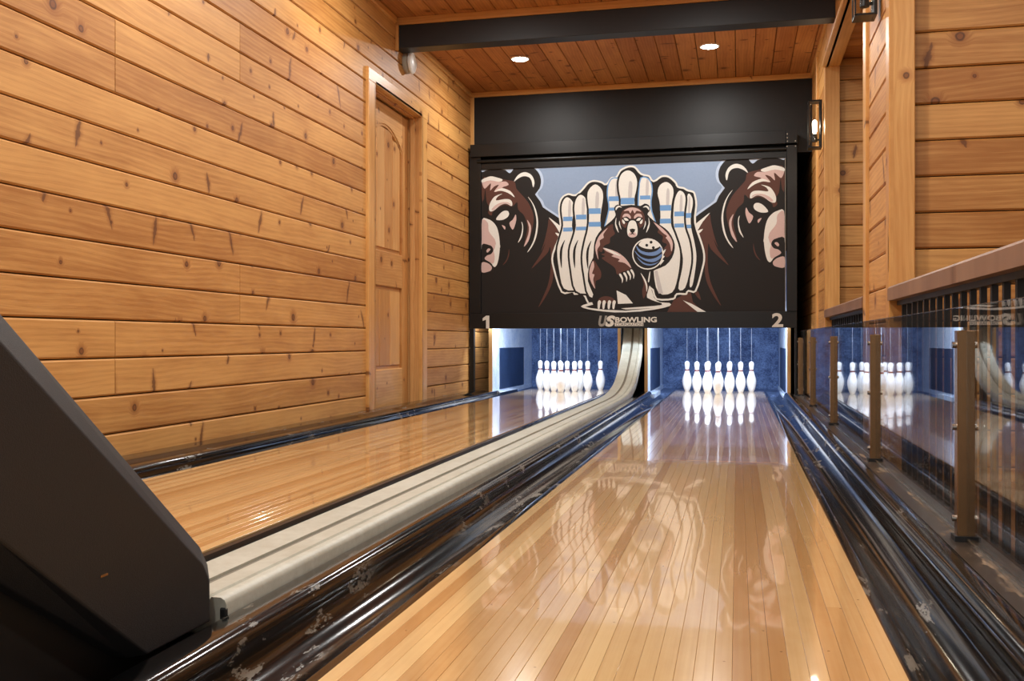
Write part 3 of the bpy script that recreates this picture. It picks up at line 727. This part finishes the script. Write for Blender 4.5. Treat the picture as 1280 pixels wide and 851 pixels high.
PINS = [
 ('blue', [(766, 224), (775, 228), (778, 260), (778, 290), (757, 290), (762, 262), (760, 245), (761, 232)], (246, 252, 260, 264, 761, 776)),
 ('blue', [(807, 223), (813, 229), (814.5, 240), (813, 252), (814, 265), (819, 285), (800, 290), (800, 230)], (245, 250, 259, 263, 800, 813)),
 ('dark', [(709, 247), (716, 253), (717, 264), (715, 282), (718, 296), (724, 312), (725, 340), (722, 361), (705, 361), (699, 338), (696.5, 314), (700, 298), (704, 282), (702, 264), (703.5, 253)], (271.5, 277, 285, 290, 704, 715.5)),
 ('dark', [(726, 244), (733, 252), (734, 285), (740, 330), (738, 364), (720, 364), (714, 338), (712, 314), (717, 296), (720, 282), (718, 262), (720, 250)], (269, 275, 284, 288.5, 720, 733)),
 ('dark', [(860, 243), (865, 247), (866, 256), (863.5, 270), (864, 285), (868, 303), (870.5, 320), (869, 338), (865.5, 357), (862, 357), (865, 330), (865, 318), (860, 298), (857, 285), (857, 262)], (267, 273, 281.5, 286, 856, 864)),
 ('dark', [(849, 239), (855, 242), (857, 251), (855, 268), (856, 285), (861, 300), (864, 318), (863, 335), (856.5, 360), (848, 361), (853, 335), (853, 318), (846, 295), (842, 280), (842, 262), (844, 248)], (265, 271, 280, 285, 843, 855)),
 ('dark', [(744, 231), (752, 237), (754, 248), (751, 268), (751, 285), (757, 300), (760, 340), (758, 371), (737, 371), (730.5, 345), (728, 322), (731, 303), (735, 287), (736.5, 268), (734.3, 248), (736, 238)], (261, 268, 278, 284, 736, 751)),
 ('dark', [(833, 228), (840, 233), (842, 242), (839.5, 256), (838.5, 279), (843, 292), (849, 310), (850, 325), (847, 348), (840, 366), (823, 366), (817, 338), (818, 300), (825, 280), (825, 256), (822, 242), (825, 232)], (257, 264, 274, 280, 825, 839)),
 ('dark', [(785, 213.5), (793, 218), (796.5, 228), (795, 240), (793, 250), (793, 275), (777, 275), (776, 250), (774, 240), (773.5, 228), (777, 218)], (248, 256, 262, 268, 776, 793)),
]
for outl, pts, st in PINS:
    w = catmull([wall_xz(*p) for p in pts], 3, True)
    fill(outl, grow(w, .016 if outl == 'dark' else .010), smooth=0, raw=True, name='printed_pin_cluster')
    fill('cream', w, smooth=0, raw=True, name='printed_pin_cluster')
    a, b, c_, d_, x0, x1 = st
    fill('shade', [(x0 + (x1 - x0) * .62, a - 20), (x0 + (x1 - x0) * .85, a - 18), (x0 + (x1 - x0) * .8, a - 1), (x0 + (x1 - x0) * .55, a - 1)], name='printed_pin_cluster')
    for p, q in ((a, b), (c_, d_)):
        fill('blue', [(x0, p), (x1, p - .3), (x1, q - .3), (x0, q)], smooth=0, name='printed_pin_cluster')
for ox, oy in ((0, 0), (16.5, 0), (33, 1)):
    fill('dark', [(706.5 + ox, 300 + oy), (703 + ox, 313 + oy), (702.3 + ox, 336 + oy), (699.8 + ox, 322 + oy), (701 + ox, 310 + oy)], name='printed_pin_cluster')
fill('shade', c6([(128, 350), (155, 345), (205, 548), (165, 548)]), smooth=0, name='printed_pin_cluster')

# seated bear with bowling ball, on its platter
B = 'printed_bear_with_ball'
fill('cream', c4([(178, 636), (235, 612), (330, 596), (560, 585), (740, 572), (735, 560), (765, 460), (800, 560), (850, 600), (930, 606), (935, 632), (800, 664), (560, 690), (380, 680), (240, 660)]), smooth=2, name=B)
fill('dark', c4([(215, 638), (280, 622), (560, 600), (745, 588), (800, 612), (880, 622), (800, 632), (520, 652), (560, 662), (800, 650), (560, 672), (380, 664), (260, 650)]), smooth=0, name=B)
fill('dark', cb_([(205, 95), (200, 60), (225, 38), (260, 48), (330, 40), (400, 48), (430, 30), (465, 45), (470, 85), (452, 112), (500, 160), (560, 200), (612, 242), (652, 310), (660, 370), (640, 440), (590, 500), (520, 530), (480, 560), (470, 640), (455, 700), (450, 745), (520, 775), (560, 797), (300, 812), (40, 800), (40, 720), (0, 620), (8, 510), (40, 440), (45, 360), (60, 290), (110, 220), (180, 160), (210, 120)]), smooth=2, name=B)
def mir(pts, ax=338): return [(2 * ax - x, y) for x, y in pts]
def both(inkn, pts, ax=338): fill(inkn, cb_(pts), name=B); fill(inkn, cb_(mir(pts, ax)), name=B)
both('cream', [(212, 82), (212, 60), (235, 46), (258, 60), (235, 58), (222, 70)])
both('dark', [(225, 90), (222, 70), (240, 58), (258, 68), (250, 95)])
fill('brown', cb_([(262, 88), (300, 62), (338, 56), (380, 64), (415, 92), (432, 140), (425, 190), (395, 215), (380, 180), (362, 155), (338, 148), (312, 158), (298, 185), (285, 215), (255, 190), (246, 140)]), name=B)
fill('pink', cb_([(272, 88), (300, 68), (338, 60), (380, 70), (405, 92), (370, 84), (355, 105), (338, 78), (322, 105), (308, 84)]), name=B)
both('pink', [(263, 135), (275, 110), (305, 108), (325, 128), (322, 146), (295, 128)])
both('dark', [(262, 145), (290, 132), (320, 150), (312, 172), (270, 175)])
both('cream', [(272, 142), (292, 140), (309, 158), (285, 160)])
both('cream', [(262, 150), (282, 172), (275, 186), (262, 172)])
both('cream', [(216, 135), (206, 180), (215, 220), (234, 252), (222, 205), (214, 180)])
both('cream', [(240, 160), (236, 190), (255, 228), (246, 195)])
fill('cream', cb_([(338, 158), (360, 166), (372, 195), (378, 235), (370, 275), (338, 288), (306, 275), (298, 235), (304, 195), (316, 166)]), name=B)
fill('pink', cb_([(312, 255), (338, 246), (364, 255), (368, 276), (338, 287), (308, 276)]), name=B)
fill('dark', cb_([(316, 226), (338, 220), (360, 226), (352, 248), (342, 252), (358, 268), (338, 262), (318, 268), (334, 252), (324, 248)]), smooth=0, name=B)
fill('brown', cb_([(185, 185), (115, 235), (68, 310), (55, 380), (80, 458), (82, 390), (105, 400), (125, 350), (165, 330), (170, 290), (205, 260), (192, 225)]), name=B)
fill('pink', cb_([(150, 215), (90, 270), (62, 330), (56, 380), (80, 458), (70, 385), (92, 345), (90, 310), (120, 290), (118, 262)]), name=B)
fill('brown', cb_([(490, 165), (560, 210), (622, 270), (646, 330), (640, 400), (596, 440), (575, 380), (600, 340), (565, 320), (570, 280), (530, 250), (535, 222)]), name=B)
fill('pink', cb_([(500, 172), (570, 222), (625, 285), (645, 340), (634, 395), (624, 340), (600, 300), (590, 290), (600, 275), (560, 245)]), name=B)
fill('brown', cb_([(118, 368), (200, 398), (280, 450), (332, 520), (262, 548), (222, 570), (205, 520), (150, 478), (105, 445), (130, 430), (100, 415), (130, 405)]), name=B)
fill('pink', cb_([(118, 366), (220, 398), (290, 452), (330, 520), (280, 482), (230, 470), (240, 452), (180, 430), (195, 418), (140, 392)]), name=B)
fill('cream', cb_([(118, 366), (190, 392), (250, 428), (190, 410)]), name=B)
for qx, qy in ((236, 562), (268, 552), (296, 540), (322, 530)):
    fill('cream', cb_([(qx, qy + 8), (qx + 12, qy), (qx + 26, qy + 22), (qx + 32, qy + 45), (qx + 24, qy + 72), (qx + 20, qy + 42)]), name=B)
fill('brown', cb_([(42, 460), (12, 530), (16, 610), (55, 678), (60, 620), (95, 600), (100, 550), (72, 500)]), name=B)
fill('pink', cb_([(38, 466), (12, 535), (18, 610), (55, 678), (40, 610), (50, 570), (32, 560), (48, 510)]), name=B)
fill('brown', cb_([(402, 560), (440, 610), (458, 670), (424, 752), (412, 690), (425, 640)]), name=B)
fill('cream', cb_([(400, 556), (436, 606), (452, 660), (446, 700), (440, 655), (425, 610)]), name=B)
fill('cream', cb_([(474, 548), (466, 620), (456, 622), (466, 560)]), name=B)
fill('cream', cb_([(218, 690), (290, 725), (342, 788), (228, 792)]), smooth=0, name=B)
fill('brown', cb_([(78, 770), (100, 742), (140, 734), (185, 745), (212, 778), (150, 786)]), name=B)
for qx in (72, 108, 148, 184):
    fill('cream', cb_([(qx + 4, 775), (qx + 16, 764), (qx + 28, 776), (qx + 22, 800), (qx + 16, 830), (qx + 4, 828), (qx + 2, 800)]), name=B)
def circ(cx_, cy_, r0, n=28): return [(cx_ + r0 * math.cos(i * 2 * math.pi / n), cy_ + r0 * math.sin(i * 2 * math.pi / n)) for i in range(n)]
fill('cream', cb_([(560, 400), (592, 375), (588, 390), (570, 425), (585, 430), (565, 455), (580, 462), (548, 500)]), smooth=0, name=B)
fill('cream', cb_(circ(455, 413, 119)), smooth=0, name=B); fill('dark', cb_(circ(455, 413, 110)), smooth=0, name=B)
for p in ([(368, 350), (400, 385), (460, 402), (520, 390), (555, 362), (560, 395), (510, 425), (440, 422), (385, 395)],
          [(352, 385), (400, 432), (460, 452), (520, 440), (562, 412), (552, 445), (500, 474), (440, 466), (385, 432)],
          [(372, 435), (420, 476), (470, 490), (520, 480), (545, 462), (512, 492), (460, 501), (410, 482)]):
    fill('ballblue', cb_(p), name=B)
fill('cream', cb_([(386, 340), (415, 310), (455, 303), (500, 310), (535, 338), (545, 356), (500, 375), (440, 372), (402, 358)]), name=B)
for hx, hy in ((447, 347), (480, 324), (497, 365)): fill('dark', cb_(circ(hx, hy, 11, 12)), smooth=0, name=B)
panel = [o for o in mk.children if o.name.startswith('mural_panel')][0]
for nm, (mb, inks) in prints.items():
    me = bpy.data.meshes.new(nm.split('#')[0]); me.from_pydata(mb.v, [], mb.f)
    used = sorted(set(inks))
    for q in used: me.materials.append(M[q])
    for p, q in zip(me.polygons, inks): p.material_index = used.index(q)
    o = bpy.data.objects.new(nm.split('#')[0], me); C.objects.link(o); attach(o, panel)

# lettering on the bottom bar
def text(body, u0, u1, v_top, v_bot, mat, parent, name, bold=0.0, shear=0.0, y=MY - .0184):
    cu = bpy.data.curves.new('lettering', 'FONT'); cu.body = body; cu.offset = bold; cu.shear = shear; cu.extrude = .0; cu.resolution_u = 3
    to = bpy.data.objects.new('lettering', cu); C.objects.link(to)
    bpy.context.view_layer.update()
    me = bpy.data.meshes.new_from_object(to.evaluated_get(bpy.context.evaluated_depsgraph_get()))
    bpy.data.objects.remove(to); bpy.data.curves.remove(cu)
    xs = [v.co.x for v in me.vertices]; ys = [v.co.y for v in me.vertices]
    (X0, Z1), (X1, Z0) = wall_xz(u0, v_top, y), wall_xz(u1, v_bot, y)
    for v in me.vertices:
        fx = (v.co.x - min(xs)) / (max(xs) - min(xs)); fy = (v.co.y - min(ys)) / (max(ys) - min(ys))
        v.co = (X0 + fx * (X1 - X0), y, Z0 + fy * (Z1 - Z0))
    me.materials.append(M[mat]); me.name = name
    o = bpy.data.objects.new(name, me); C.objects.link(o); attach(o, parent); return o
text('BOWLING', 769, 821, 396.7, 403.3, 'letter', mk, 'bowling_lettering', .035)
X0, Z1 = wall_xz(768.8, 404.0); X1, Z0 = wall_xz(804.5, 407.9)
plate = box('corporation_plate', 'letter', mk, X0, X1, MY - .0186, MY - .018, Z0, Z1)
text('CORPORATION', 769.8, 803.6, 404.4, 407.5, 'dark', mk, 'corporation_lettering', .0, 0, MY - .0189)
text('U', 748, 759, 395.0, 408.6, 'grey', mk, 'letter_u', .05, .25)
text('S', 756.5, 769, 394.8, 408.8, 'letter', mk, 'letter_s', .06, .2, MY - .0187)
sx, sz = wall_xz(761.5, 403.6)
star = [(sx + (.020 if i % 2 == 0 else .008) * math.sin(i * math.pi / 5), sz + (.020 if i % 2 == 0 else .008) * math.cos(i * math.pi / 5)) for i in range(10)]
MB().prism(star, 'y', MY - .0192, MY - .0190).build('star_emblem', 'dark', mk)
MB().prism([wall_xz(*p) for p in ((604, 398.4), (608.4, 395), (612.3, 395), (612.3, 411), (608.2, 411), (608.2, 400), (604, 401.6))], 'y', MY - .0188, MY - .0183).build('lane_number', 'letter', mk)
text('2', 965, 979, 391.7, 409.2, 'letter', mk, 'lane_number', .03)

# ------------------------------------------------------------------ glass barrier
GX = .477; posts = [2.308, 3.745, 5.305, 6.74, 8.05]; ys = [.85] + posts
for i, y in enumerate(posts):
    nth = ['nearest the camera', 'second from the camera', 'third from the camera', 'fourth from the camera', 'farthest, beside the mask']
    p = thing('barrier_post', 'bronze metal post of the glass barrier, ' + nth[i], 'post', (GX, y, .012), 'posts of the glass barrier')
    box('post_bar', 'bronze', p, GX - .010, GX + .030, y - .016, y + .016, .012, .472, bevel=.002)
    box('post_foot', 'blackmatte', p, GX - .016, GX + .036, y - .022, y + .022, .012, .024)
    for z in (.06, .26, .44):
        MB().cyl((GX - .018, y, z), (GX - .009, y, z), .007, 10).build('clamp_screw', 'chrome', p, smooth=True)
names = ['nearest the camera at the right edge', 'between the two nearest bronze posts', 'between the second and third bronze posts', 'between the third and fourth bronze posts', 'farthest from the camera']
for i in range(len(ys) - 1):
    a, b = ys[i] + .018, ys[i + 1] - .018
    gpn = MB().box(GX + .008, GX + .016, a, b, .020, .524).build('glass_panel', 'glass')
    tag(gpn, 'clear glass barrier panel ' + names[i], 'glass panel', 'glass barrier panels')
    box('top_edge', 'chrome', gpn, GX + .008, GX + .016, a, b, .5242, .5256)
    fr = box('bottom_channel', 'chrome', gpn, GX + .005, GX + .019, a, b, .0125, .020)

# ------------------------------------------------------------------ lamps
def lamp(kind, name, loc, energy, color, size=.1, parent=None, rot=(0, 0, 0)):
    la = bpy.data.lights.new(name, kind); la.energy = energy; la.color = color
    if kind == 'AREA': la.shape = 'DISK'; la.size = size
    else: la.shadow_soft_size = size
    lo = bpy.data.objects.new(name, la); C.objects.link(lo)
    if parent: lo.parent = parent
    lo.location = loc; lo.rotation_euler = rot
    return lo
spots = [(-1.622, 7.29, ZC, 'lit round ceiling downlight left of the mural middle'), (-.200, 7.29, ZC, 'lit round ceiling downlight near the right wall')]
for j, y in enumerate((5.0, 3.2, 1.4, -.4)):
    for x, w in ((-1.622, 'left'), (-.2, 'right')):
        spots.append((x, y, ZC2, 'round ceiling downlight, %s of %s' % (w, ('the pair just before the beam', 'the second pair before the beam', 'the third pair before the beam', 'the pair above the camera')[j])))
for x, y, z, lab in spots:
    t = thing('ceiling_downlight', lab, 'downlight', (x, y, z), 'ceiling downlights')
    MB().lathe([(.060, -.001), (.062, -.006), (.072, -.004), (.074, .0)], (x, y, z), 32).build('trim_ring', 'whiteplastic', t, smooth=True)
    MB().lathe([(0, -.004), (.061, -.004), (.061, -.0015), (0, -.0015)], (x, y, z), 32).build('lens', 'lens', t)
    lamp('AREA', 'downlight_lamp', (0, 0, -.012), DOWNLIGHT_W, WARM, .11, t)
for i, y in enumerate((2.4, 5.6)):  # unseen downlights added to brighten the planks of the side bays
    t = thing('added_bay_downlight', 'added unseen fill downlight in the %s side bay' % ('near', 'far')[i], 'downlight', (1.35, y, 2.36), 'added bay fill downlights')
    MB().lathe([(.060, -.001), (.062, -.006), (.072, -.004), (.074, .0)], (1.35, y, 2.36), 32).build('trim_ring', 'whiteplastic', t, smooth=True)
    MB().lathe([(0, -.004), (.061, -.004), (.061, -.0015), (0, -.0015)], (1.35, y, 2.36), 32).build('lens', 'lens', t)
    lamp('AREA', 'downlight_lamp', (0, 0, -.012), DOWNLIGHT_W * .8, WARM, .11, t)

def sconce(y, z0, z1, label):
    t = thing('wall_sconce', label, 'wall lamp', (XR - .015, y, z0), 'black wall sconces')
    xw = XR - .016; xf = .478; w = .05
    box('back_plate', 'black', t, xw - .014, xw, y - w, y + w, z0, z1, bevel=.002)
    for z in (z0, z1 - .008): box('frame_arm', 'black', t, xf, xw - .014, y - w, y + w, z, z + .008)
    for yy in (y - w, y + w - .006): box('frame_bar', 'black', t, xf, xf + .006, yy, yy + .006, z0, z1)
    c_ = (xf + .045, y)
    MB().lathe([(.036, z0 + .03), (.036, z1 - .02), (.034, z1 - .02), (.034, z0 + .03)], (c_[0], c_[1], 0), 24).build('glass_tube', 'lampglass', t, smooth=True)
    MB().lathe([(0, z0 + .045), (.020, z0 + .048), (.018, z0 + .10), (0, z0 + .104)], (c_[0], c_[1], 0), 16).build('socket', 'black', t, smooth=True)
    box('socket_arm', 'black', t, c_[0], xw - .010, y - .006, y + .006, z0 + .055, z0 + .067)
    zb = z0 + .105
    MB().lathe([(0, zb), (.010, zb + .004), (.015, zb + .02), (.016, zb + .075), (.012, zb + .09), (0, zb + .097)], (c_[0], c_[1], 0), 16).build('bulb', 'bulb', t, smooth=True)
    lamp('POINT', 'sconce_lamp', (c_[0] - t.location.x, 0, zb + .05 - z0), 7, (1, .82, .60), .02, t)
sconce(7.10, 1.785, 2.115, 'lit black rectangular sconce on the far right wall beside the mural')
sconce(4.36, 1.812, 2.142, 'black rectangular sconce on the near pier, cut by the top edge')

# ------------------------------------------------------------------ round wall vent
v = thing('wall_vent', 'round white vent cap on the plank wall above the door', 'vent', (XL, 6.47, 2.385))
MB().lathe([(0, .0), (.070, .0), (.074, .006), (.074, .018), (.066, .026), (.066, .034), (.0, .034)], (XL, 6.47, 2.385), 32, 'x').build('vent_base', 'greyplastic', v, smooth=True)
MB().lathe([(0, .034), (.050, .034), (.050, .040), (.076, .042), (.078, .050), (.070, .058), (.060, .060), (.050, .052), (0, .050)], (XL, 6.47, 2.385), 32, 'x').build('vent_cap', 'whiteplastic', v, smooth=True)
